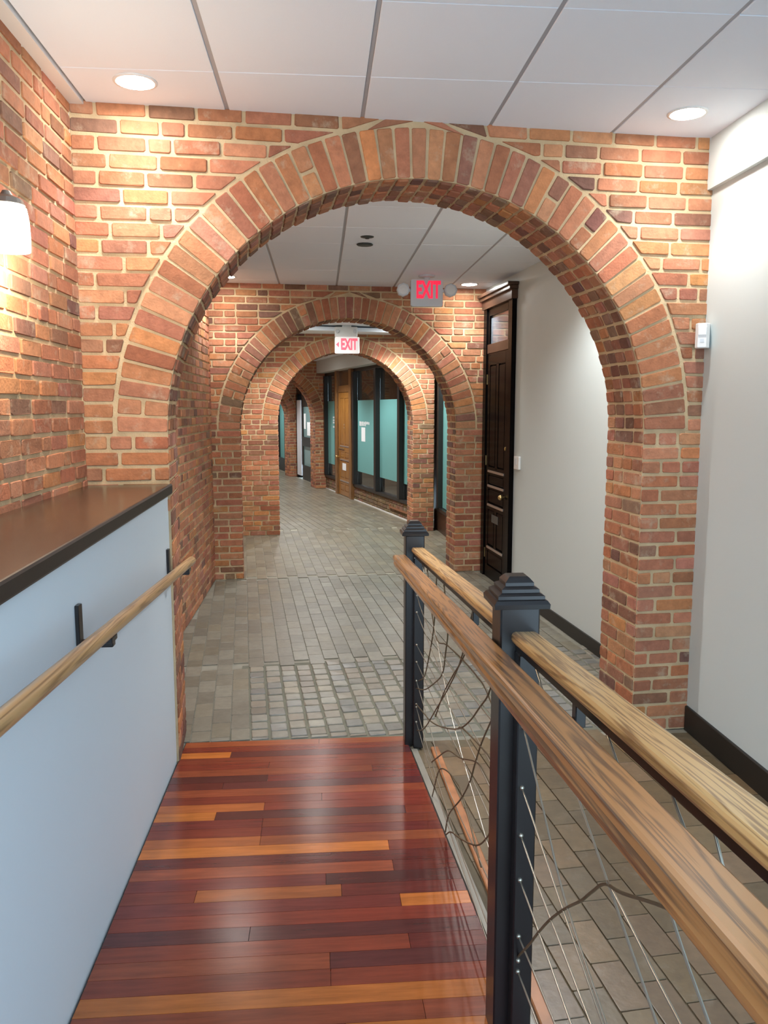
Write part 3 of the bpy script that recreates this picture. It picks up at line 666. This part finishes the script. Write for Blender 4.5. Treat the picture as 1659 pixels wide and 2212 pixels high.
FAR_VINES = [[(4.03, .245), (3.706, .31), (3.433, .374), (3.107, .481), (2.742, .623), (2.531, .734), (2.369, .842), (2.213, .958), (2.1, 1.14)], [(2.742, .623), (2.653, .662), (2.343, .731), (2.182, .757), (1.974, .74)], [(2.05, 1.0), (2.205, .861), (2.327, .745), (2.426, .632), (2.497, .545), (2.657, .403), (2.917, .208), (3.0, .09)],
  [(3.4, .2), (3.222, .302), (2.95, .45), (2.689, .538), (2.409, .651), (2.271, .678), (1.974, .69)], [(3.38, .05), (3.345, .087), (3.187, .259), (2.982, .354), (2.752, .415), (2.636, .426), (2.3, .36)], [(2.98, .09), (2.861, .166), (2.625, .267), (2.371, .391), (2.224, .499), (2.166, .565), (2.0, .8)], [(3.95, .12), (3.661, .25), (3.266, .5), (2.95, .705), (2.7, .89), (2.5, 1.11)],
  [(3.1, 1.07), (2.991, .928), (3.04, .811), (3.12, .699), (3.372, .569), (3.67, .437), (4.03, .33)], [(3.3, 1.06), (3.34, .91), (3.385, .8), (3.522, .642), (3.673, .502), (3.9, .4)], [(3.6, 1.03), (3.317, .804), (3.014, .851), (2.67, .902), (2.412, .93), (2.258, .934), (1.974, .88)], [(2.45, 1.12), (2.589, .969), (2.691, .887), (2.875, .772), (3.086, .628), (3.3, .45)]]
for lst, nm, mt, rad in ((NEAR_CABLES, 'cable', 'steel', .0024), (FAR_CABLES, 'cable', 'steel', .0021), (NEAR_VINES, 'curved_wire', 'bronze', .003), (FAR_VINES, 'curved_wire', 'bronze', .0029)):
    for p in lst: m = MB(); m.tube(smooth_path([(min(a, {4.03: 3.989, 1.876: 1.834}.get(a, a)), b) for a, b in p], 5), rad, 6); obj(nm, m, M[mt], rail, smooth=True)
for zz, yy in [(z, 1.8335) for z in (1.0, .845, .722, .605, .455, .36, .39)] + [(z, 3.9885) for z in (.93, .818, .73, .56, .47, .37, .245, .23, .15)]:
    m = MB(); m.sphere((CX, yy, zz), .0065, 8); obj('cable_fitting', m, M['steel'], rail, smooth=True)

# ------------------------------------------------------------------ lamps
def downlight(x, y, z, label, w=LAMP_W, r=.078, group=None, size=104, blend=.55):
    t = thing('recessed_light', label, 'ceiling light', (x, y, z), group)
    m = MB(); m.lathe((x, y, z), [(r * 1.16, .001), (r * 1.16, -.003), (r * 1.02, -.006), (r * .96, -.004), (r * .96, .001)], 28); obj('trim_ring', m, M['white_plastic'], t, smooth=True)
    m = MB(); m.lathe((x, y, z), [(r * .95, -.0015), (r * .93, -.0062), (.02, -.0085)], 28); obj('lens', m, M['lens'], t, smooth=True)
    l = bpy.data.lights.new('lamp', 'SPOT'); l.energy = w; l.color = LAMP_COL; l.spot_size = math.radians(size); l.spot_blend = blend; l.shadow_soft_size = r * .7
    o = bpy.data.objects.new('lamp', l); COL.objects.link(o); o.parent = t; o.location = (0, 0, -.06)
    return t
downlight(-.752, 3.638, CZ1, 'glowing recessed downlight in the near ceiling beside the brick wall', w=LAMP_W * .5)
downlight(1.70, 3.81, CZ1, 'glowing recessed downlight in the near ceiling beside the white wall', w=LAMP_W * .6)
downlight(-.863, 7.93, CZ2, 'small recessed downlight seen through the archway, by the brick wall', w=LAMP_W * .6)
downlight(1.50, 8.22, CZ2, 'small recessed downlight seen through the archway, by the dark door', w=LAMP_W * .7)
G = 'downlights out of sight behind the arches'
for x, y, z, sd in ((-.6, 4.9, CZ2, 'left'), (1.4, 5.1, CZ2, 'right')): downlight(x, y, z, 'added unseen downlight just behind the first archway, ' + sd + ' of its crown', group=G, w=LAMP_W * 1.7, size=140)  # unseen pair added to brighten the hall past the first arch
for x, y, z, sd in ((-.1, 10.3, CZ3, 'left'), (1.1, 10.75, CZ3, 'right')): downlight(x, y, z, 'recessed downlight between second and third archways, ' + sd + ' of the arrow sign', group=G, w=LAMP_W * 2.3, size=140)
for s_, w_, sd in ((.9, -1.2, 'just behind the third archway'), (3.6, -1.2, 'before the wooden storefront door'), (6.9, -1.3, 'between the fourth and farthest arches'), (10.2, -1.3, 'past the farthest arch')): q = sp(s_, w_); downlight(q.x, q.y, CZ4, 'added unseen downlight over the curved hall ' + sd, group=G, w=LAMP_W * 3.0, size=140)  # unseen lamps added to lift the light in the far, curving part

q = sp(.9, 1.0); downlight(q.x, q.y, 2.62, 'added unseen downlight inside the office behind the storefront glass', group=G, w=LAMP_W, size=140)  # unseen lamp added to lighten what shows through the clear glass
# wall sconce on the left brick wall
sx, sy, sz = -1.02, 2.86, 2.345
t = thing('wall_sconce', 'glowing frosted wall sconce on the left brick wall', 'wall lamp', (-1.085, sy, sz))
m = MB(); m.box(W0, -1.09, -1.075, sy - .05, sy + .05, sz - .03, sz + .12, .004); m.box(W0, -1.08, sx, sy - .012, sy + .012, sz + .088, sz + .105, .002)
m.lathe((sx, sy, sz + .072), [(.05, 0), (.058, .004), (.05, .022), (.02, .036), (.012, .05)], 20); obj('metal_cap', m, M['nickel'], t)
m = MB(); m.lathe((sx, sy, sz), [(.04, .072), (.060, .068), (.066, .03), (.068, -.02), (.066, -.07), (.064, -.07), (.04, -.066)], 24); obj('glass_shade', m, M['sconce_glass'], t, smooth=True)
l = bpy.data.lights.new('sconce_lamp', 'POINT'); l.energy = 12; l.color = (1, .86, .66); l.shadow_soft_size = .07
o = bpy.data.objects.new('sconce_lamp', l); COL.objects.link(o); o.parent = t; o.location = (.13, 0, -.09)

# ------------------------------------------------------------------ exit signs
def letters(name, txt, size, mtl, mx, parent, ex=.0015, off=.0):
    c = bpy.data.curves.new(name, 'FONT'); c.body = txt; c.size = size; c.extrude = ex; c.offset = off; c.align_x = 'CENTER'; c.align_y = 'CENTER'
    tmp = bpy.data.objects.new('tmp', c); COL.objects.link(tmp); me = bpy.data.meshes.new_from_object(tmp.evaluated_get(bpy.context.evaluated_depsgraph_get()))
    bpy.data.objects.remove(tmp); bpy.data.curves.remove(c)
    o = bpy.data.objects.new(name, me); COL.objects.link(o); me.materials.clear(); me.materials.append(mtl); o.parent = parent
    o.matrix_basis = Matrix.Translation(-world_loc(parent)) @ mx; return o
ST = Matrix.Rotation(pi / 2, 4, 'X')
E1 = Fr((1.006, 7.70, 0), 0)
t = thing('exit_sign', 'grey EXIT sign with red letters and two emergency lamp heads, on the ceiling', 'exit sign', (1.006, 7.72, CZ2))
m = MB(); m.prism([(-.15 + .012, 2.70), (.15 - .012, 2.70), (.15, 2.712), (.15, 2.935), (.138, 2.947), (-.138, 2.947), (-.15, 2.935), (-.15, 2.712)], 0, .05)
m.v = [Vector((1.006 + v.x, 7.70 + v.z, v.y)) for v in m.v]; m.f = [f[::-1] for f in m.f]; hs = obj('housing', m, M['grey_plastic'], t)
m = MB(); m.lathe((1.006, 7.725, 2.945), [(.03, 0), (.03, .018), (.075, .024), (.075, .04)], 20); obj('canopy', m, M['grey_plastic'], t)
letters('lettering', 'EXIT', .185, M['red_led'], Matrix.Translation((1.018, 7.698, 2.845)) @ ST @ Matrix.Diagonal((.60, 1.15, 1, 1)), t, off=.007)
for sgn in (-1, 1):
    cx = 1.006 + sgn * .222
    m = MB(); m.box(W0, min(1.006 + sgn * .15, cx - sgn * .04), max(1.006 + sgn * .15, cx - sgn * .04), 7.715, 7.735, 2.835, 2.86); m.lathe((cx, 7.70, 2.85), [(.056, -.02), (.062, -.015), (.062, .04), (.04, .05)], 8, 'w', W0); hd = obj('lamp_head', m, M['grey_plastic'], t)
    m = MB(); m.lathe((cx, 7.678, 2.85), [(.015, -.004), (.044, 0), (.044, .002)], 14, 'w', W0); obj('lens', m, M['white_plastic'], hd)
t = thing('exit_sign.001', 'white EXIT sign with a left arrow and pale red letters, under the second archway', 'exit sign', (.36, 10.82, CZ3))
m = MB(); m.box(W0, .203, .50, 10.80, 10.87, 2.683, 2.81, .006); m.box(W0, .30, .42, 10.81, 10.86, 2.80, 2.83); obj('battery_box', m, M['white_plastic'], t)
m = MB(); m.box(W0, .203, .525, 10.79, 10.87, 2.468, 2.678, .008); obj('housing', m, M['sign_face'], t)
letters('lettering', 'EXIT', .15, M['pink_led'], Matrix.Translation((.388, 10.787, 2.578)) @ ST @ Matrix.Diagonal((.70, 1.3, 1, 1)), t, off=.006)
m = MB(); m.add([(.218, 10.787, 2.58), (.255, 10.787, 2.545), (.255, 10.787, 2.615), (.218, 10.7895, 2.58), (.255, 10.7895, 2.545), (.255, 10.7895, 2.615)], [(0, 1, 2), (5, 4, 3), (0, 3, 4, 1), (1, 4, 5, 2), (2, 5, 3, 0)]); obj('arrow', m, M['pink_led'], t)
for x in (.238, .465):
    m = MB(); m.lathe((x, 10.80, 2.752), [(.022, -.02), (.026, -.012), (.026, .0)], 14, 'w', W0); obj('lamp_head', m, M['grey_plastic'], t)

# small fittings on the second ceiling
t = thing('sprinkler_head', 'dark round ceiling fitting, the farther up of two', 'sprinkler', (.352, 6.04, CZ2))
m = MB(); m.lathe((.352, 6.04, CZ2), [(.05, 0), (.047, -.005), (.03, -.009), (.016, -.011), (.014, -.016), (.004, -.017)], 18); obj('escutcheon', m, M['dark_plastic'], t, smooth=True)
t = thing('smoke_detector', 'dark ceiling detector just below the round fitting, seen through the archway', 'detector', (.349, 6.29, CZ2))
m = MB(); m.prism([(.349 + .062 * math.cos(a) , 6.29 + .05 * math.sin(a)) for a in [2 * pi * k / 10 for k in range(10)]], CZ2 - .016, CZ2, b=.005); obj('body', m, M['dark_plastic'], t)

# motion detector in the corner
md = Fr((1.955, 4.085, 0), math.radians(-28))
t = thing('motion_detector', 'white motion detector in the corner of brick archway and white wall', 'detector', (1.96, 4.10, 2.05))
MZ = 2.125
def mdpoly(wd, dp): return [(-wd, 0.04), (-wd, -dp * .4), (-wd * .6, -dp), (wd * .6, -dp), (wd, -dp * .4), (wd, .04)]
m = MB(); m.prism(mdpoly(.034, .034), MZ - .062, MZ + .062, md, .004); obj('body', m, M['white_plastic'], t)
m = MB(); m.prism(mdpoly(.029, .039), MZ - .002, MZ + .046, md, .006); obj('lens', m, mat('detector_lens', lin(244, 246, 246), .3), t)
m = MB(); m.box(md, -.009, .009, -.0355, -.033, MZ - .034, MZ - .016); obj('led_window', m, M['grey_plastic'], t)

# thermostat on the white wall by the dark door
t = thing('thermostat', 'white thermostat on the white wall beside the dark door', 'thermostat', tuple(R2.p(-2.33, 0, 1.25)))
m = MB(); m.box(R2, -2.40, -2.26, -.022, 0, 1.195, 1.315, .004); obj('body', m, M['white_plastic'], t)
m = MB(); m.box(R2, -2.385, -2.32, -.0235, -.022, 1.235, 1.295); obj('display', m, M['grey_plastic'], t)

# ------------------------------------------------------------------ dark door on the right wall (through the first archway)
def panel_raised(m, fr, u0, u1, z0, z1, w, b=.016):
    m.add([fr.p(u0, w, z0), fr.p(u1, w, z0), fr.p(u1, w, z1), fr.p(u0, w, z1), fr.p(u0 + b, w - .01, z0 + b), fr.p(u1 - b, w - .01, z0 + b), fr.p(u1 - b, w - .01, z1 - b), fr.p(u0 + b, w - .01, z1 - b)],
          [(4, 5, 6, 7), (0, 1, 5, 4), (1, 2, 6, 5), (2, 3, 7, 6), (3, 0, 4, 7)])
D0, D1 = -3.42, -2.46          # far and near edge along the wall
m = MB(); m.box(R2, D0 + .11, D1 - .11, -.02, .005, .0, 2.31)
dr = struct('door_1', m, M['black_wood'], 'dark panelled door with a transom on the right wall before the second archway', 'door'); 
m = MB(); m.box(R2, D0, D0 + .11, -.045, .0, 0, 2.76, .005); m.box(R2, D1 - .11, D1, -.045, 0, 0, 2.76, .005); obj('casing', m, M['black_wood'], dr)
m = MB(); m.box(R2, D0 - .02, D1 + .02, -.06, 0, 2.755, 2.84, .004); m.box(R2, D0 - .035, D1 + .035, -.085, 0, 2.84, 2.875, .006); m.box(R2, D0 - .05, D1 + .05, -.105, 0, 2.875, 2.905, .006); obj('head_crown', m, M['brown_wood'], dr)
m = MB(); m.box(R2, D0 + .11, D1 - .11, -.035, 0, 2.31, 2.40, .004); obj('transom_bar', m, M['brown_wood'], dr)
m = MB(); m.box(R2, D0 + .11, D0 + .17, -.03, 0, 2.40, 2.755, .003); m.box(R2, D1 - .17, D1 - .11, -.03, 0, 2.40, 2.755, .003); m.box(R2, D0 + .17, D1 - .17, -.03, 0, 2.68, 2.755, .003); obj('transom_frame', m, M['black_wood'], dr)
m = MB(); m.box(R2, D0 + .17, D1 - .17, -.012, -.008, 2.40, 2.68); obj('transom_pane', m, mat('transom_glass', lin(96, 104, 112), .06, spec=.8), dr)
L0, L1 = D0 + .115, D1 - .115; mid = (L0 + L1) / 2
m = MB()
for a, b in ((L0, L0 + .10), (L1 - .10, L1), ): m.box(R2, a, b, -.032, -.018, .0, 2.305, .002)
m.box(R2, mid - .04, mid + .04, -.032, -.018, 1.14, 2.2, .002); m.box(R2, mid - .04, mid + .04, -.032, -.018, .34, .72, .002)
for a, b in ((2.19, 2.305), (1.08, 1.16), (.935, .975), (.72, .785), (.29, .345), (0, .13)): m.box(R2, L0 + .1, L1 - .1, -.032, -.018, a, b, .002)
obj('stile', m, M['black_wood'], dr)
for u0, u1, z0, z1 in ((L0 + .1, mid - .04, 1.16, 2.19), (mid + .04, L1 - .1, 1.16, 2.19), (L0 + .1, L1 - .1, .975, 1.08), (L0 + .1, L1 - .1, .785, .935), (L0 + .1, mid - .04, .345, .72), (mid + .04, L1 - .1, .345, .72), (L0 + .1, L1 - .1, .13, .29)):
    m = MB(); panel_raised(m, R2, u0 + .004, u1 - .004, z0 + .004, z1 - .004, -.0205); obj('panel', m, M['black_wood'], dr)
for z in (1.115, .965, .768, .325):
    m = MB(); m.box(R2, L0 + .09, L1 - .09, -.04, -.031, z - .011, z + .011, .003); obj('moulding', m, M['satin'], dr)
m = MB(); c = R2.p(L1 - .05, -.075, .90); m.sphere(c, .026, 12); m.tube([R2.p(L1 - .05, -.03, .90), c], .009, 8); obj('knob', m, M['brass'], dr, smooth=True)
m = MB(); m.lathe(R2.p(L1 - .05, -.031, 1.37), [(.018, 0), (.018, -.01), (.008, -.014)], 14, 'w', R2); obj('lock', m, M['brass'], dr)
m = MB(); m.box(R2, mid - .12, mid + .10, -.034, -.031, .60, .68); obj('plate', m, mat('dull_plate', lin(88, 92, 90), .4, .4), dr)
for z in (2.05, 1.22, .25):
    m = MB(); m.box(R2, L0 - .012, L0 + .012, -.036, -.03, z - .05, z + .05); obj('hinge', m, M['brass'], dr)

# ------------------------------------------------------------------ storefront beyond the third archway
SFf = Fr(SO, math.atan2(-SD.y, -SD.x))        # u towards the camera (minus s), w into the offices
def sb(m, s0, s1, w0, w1, z0, z1, b=0): return m.box(SFf, -s1, -s0, w0, w1, z0, z1, b)
# knee wall of bricks
m = MB(); sb(m, -.75, 3.12, .0, .15, 0, .26); sb(m, 4.36, 5.5, .0, .15, 0, .26)
kw = struct('wall_knee', m, M['mortar_grey'], 'low brown brick wall under the storefront glazing', 'wall')
P = Pieces()
for a, b in ((-5.5, -4.36), (-3.12, .7)): brick_rows(P, SFf, a, b, 0, .26, .066, None, lambda: lin(*[q * random.uniform(.92, 1.08) for q in (118, 94, 70)]))
P.finish(kw, 'brick', M['brick'], M['brick_joined'], 120)
m = MB(); m.box(SFf, -.845, .6, -.03, -.012, .112, .140, .003); m.box(SFf, -.86, -.83, -.03, .0, .09, .165, .003)
obj('pipe', m, mat('copper_pipe', lin(176, 120, 84), .35, .6), kw)['label'] = 'copper coloured pipe along the wall foot'
def storefront(name, s0, s1, mull, label, film=None, z0=.31, z1=2.5):
    m = MB(); sb(m, s0, s1, -.03, .10, .262, .31, .003)
    w = struct(name, m, M['frame'], label, 'window')
    m = MB(); sb(m, s0, s1, -.01, .09, z1 - .06, z1, .003); obj('head_frame', m, M['frame'], w)
    for a in mull: m = MB(); sb(m, a - .055, a + .055, -.05, .09, z0, z1 - .06, .004); obj('mullion', m, M['frame'], w)
    for i in range(len(mull) - 1):
        a, b = mull[i] + .055, mull[i + 1] - .055
        m = MB(); sb(m, a, b, .036, .044, z0, z1 - .06); pn_ = obj('pane', m, M['glass'], w)
        m = MB(); sb(m, a + .002, b - .002, .0315, .034, .56, 1.9); obj('frosted_film', m, M['frost'], pn_)
    return w
w1 = storefront('window_1', -.70, 3.12, [-.62, .33, 1.62, 3.065], 'tall storefront window with teal frosted glass, right of the wooden door')
w2 = storefront('window_2', 4.36, 5.5, [4.42, 5.43], 'narrow frosted storefront window left of the wooden door')
m = MB(); sb(m, -.75, 3.12, -.014, -.001, 0, .018); sb(m, 4.36, 5.47, -.014, -.001, 0, .018); obj('foot_strip', m, M['white_plastic'], kw)
# white vinyl lettering, too blurred in the photo to read, and the notices
m = MB()
for row, (z, n, hh) in enumerate(((1.475, 9, .05), (1.435, 6, .022))):
    for k in range(n): s = 2.86 - k * .075 - random.uniform(0, .01); sb(m, s - .05, s, .0285, .031, z - hh / 2 + random.uniform(0, .01), z + hh / 2 + random.uniform(0, .012))
obj('lettering', m, M['paper'], w1)
m = MB(); sb(m, 2.47, 2.72, .0285, .031, 1.14, 1.40); obj('notice', m, M['paper'], w1)
m = MB()
for z, n in ((1.56, 3), (1.50, 4), (1.45, 6), (1.36, 3)):
    for k in range(n): s = 4.92 - k * .07; sb(m, s - .045, s, .0285, .031, z - .018, z + .018)
obj('lettering', m, M['paper'], w2)
# wooden door
m = MB(); sb(m, 3.30, 4.20, -.02, .03, .01, 2.06)
d2 = struct('door_2', m, M['honey'], 'honey oak panelled door in the storefront', 'door')
m = MB(); sb(m, 3.12, 3.28, -.07, .1, 0, 2.54, .004); sb(m, 4.22, 4.36, -.07, .1, 0, 2.54, .004); obj('casing', m, M['honey_trim'], d2)
m = MB(); sb(m, 3.06, 4.42, -.10, .1, 2.54, 2.64, .006); sb(m, 3.28, 4.22, -.03, .08, 2.07, 2.2, .004); obj('head', m, M['honey_trim'], d2)
m = MB(); sb(m, 3.28, 4.22, .0, .02, 2.2, 2.54); obj('transom_panel', m, mat('transom_wood', lin(84, 62, 40), .25, spec=.6), d2)
m = MB()
for a, b in ((3.30, 3.42), (4.08, 4.20), (3.71, 3.79)): sb(m, a, b, -.032, -.019, .01, 2.06, .002)
for a, b in ((1.95, 2.06), (.88, 1.02), (.70, .76), (.24, .36), (.01, .1)): sb(m, 3.42, 4.08, -.0315, -.019, a, b, .002)
obj('stile', m, M['honey'], d2)
for a, b in ((3.42, 3.71), (3.79, 4.08)):
    for z0, z1 in ((1.02, 1.95), (.76, .88), (.36, .70), (.1, .24)):
        m = MB(); panel_raised(m, SFf, -b + .004, -a - .004, z0 + .004, z1 - .004, -.0205); obj('panel', m, M['honey'], d2)
m = MB(); c = SFf.p(-4.14, -.09, .775); m.sphere(c, .03, 12); m.tube([SFf.p(-4.14, -.02, .775), c], .011, 8); obj('knob', m, M['brass'], d2, smooth=True)
m = MB(); sb(m, 3.75, 4.17, -.05, -.03, .935, .965, .004); obj('push_plate', m, M['brass'], d2)
for z in (1.0, .725, .3): m = MB(); sb(m, 3.38, 4.1, -.04, -.031, z - .013, z + .013, .003); obj('moulding', m, M['satin'], d2)
m = MB(); sb(m, 3.62, 3.9, -.035, -.0325, .52, .66); obj('notice', m, M['paper'], d2)
for z in (1.37, 1.43): m = MB(); sb(m, 3.73, 3.78, -.0345, -.032, z - .012, z + .012); obj('number_plate', m, M['satin'], d2)
# glass door between the fourth and fifth arches, and the window past the fifth
m = MB(); sb(m, 5.75, 8.66, .0, .12, 2.1, CZ4); sb(m, 5.75, 6.2, -.02, .12, 0, 2.1)
d3 = struct('door_3', m, M['black_wood'], 'glazed dark door with notices behind the fourth arch', 'door')
m = MB(); sb(m, 8.46, 8.66, -.02, .1, 0, 2.1); obj('jamb', m, M['black_wood'], d3)
m = MB(); sb(m, 7.95, 8.45, -.04, .02, .08, 1.95, .004); obj('side_post', m, M['grey_plastic'], d3)
m = MB(); sb(m, 6.2, 7.9, -.02, .02, 0, .36, .004); sb(m, 6.2, 6.3, -.03, .02, .36, 2.0, .004); sb(m, 7.78, 7.92, -.03, .02, .36, 2.0, .004); sb(m, 6.2, 7.9, -.03, .02, 1.8, 2.1, .004); obj('leaf_frame', m, M['frame'], d3)
m = MB(); sb(m, 6.3, 7.78, -.005, .003, .36, 1.8); obj('pane', m, mat('door_glass', lin(120, 150, 150), .1, spec=.7), d3)
for a, b, z0, z1 in ((7.5, 7.72, 1.25, 1.62), (6.75, 7.35, 1.1, 1.42)): m = MB(); sb(m, a, b, -.012, -.009, z0, z1); obj('notice', m, M['paper'], d3)
m = MB(); sb(m, 6.5, 7.7, -.07, -.035, .84, 1.06, .006); obj('lock_bar', m, mat('black_lock', lin(14, 14, 16), .3), d3)
m = MB(); sb(m, 8.9, 13, .0, .12, 0, .36); sb(m, 8.9, 13, 0, .12, 2.2, CZ4); w3 = struct('window_3', m, M['frame'], 'far window strip glimpsed under the farthest arch', 'window')
m = MB(); sb(m, 8.9, 13, .03, .06, .36, 2.2); obj('pane', m, M['frost'], w3)
for s in (9.1, 10.2, 11.3, 12.4): m = MB(); sb(m, s - .08, s + .08, -.03, .1, .36, 2.2); obj('mullion', m, M['frame'], w3)
# side window between the second and third archways, right
W4 = Fr((1.715, 10.5, 0), math.atan2(-1, .036))
m = MB(); m.box(W4, -1.3, 1.8, .0, .12, 0, .30); m.box(W4, -1.3, 1.8, 0, .12, 2.52, CZ3); m.box(W4, -1.3, -.9, 0, .12, .3, 2.52)
w4 = struct('window_4', m, M['brown_wood'], 'frosted window on the right between the second and third archways', 'window')
m = MB(); m.box(W4, -.95, 1.8, -.02, .1, .30, .35, .003); m.box(W4, -.95, 1.8, -.02, .1, 2.46, 2.52, .003); obj('sill_frame', m, M['frame'], w4)
for u in (-.85, .05, .95, 1.7): m = MB(); m.box(W4, u - .055, u + .055, -.04, .1, .35, 2.46, .004); obj('mullion', m, M['frame'], w4)
for a, b in ((-.795, -.005), (.105, .895), (1.005, 1.645)):
    m = MB(); m.box(W4, a, b, .036, .044, .35, 2.46); pn_ = obj('pane', m, M['glass'], w4)
    m = MB(); m.box(W4, a + .002, b - .002, .0315, .034, .36, 1.9); obj('frosted_film', m, M['frost'], pn_)
# offices behind the glass
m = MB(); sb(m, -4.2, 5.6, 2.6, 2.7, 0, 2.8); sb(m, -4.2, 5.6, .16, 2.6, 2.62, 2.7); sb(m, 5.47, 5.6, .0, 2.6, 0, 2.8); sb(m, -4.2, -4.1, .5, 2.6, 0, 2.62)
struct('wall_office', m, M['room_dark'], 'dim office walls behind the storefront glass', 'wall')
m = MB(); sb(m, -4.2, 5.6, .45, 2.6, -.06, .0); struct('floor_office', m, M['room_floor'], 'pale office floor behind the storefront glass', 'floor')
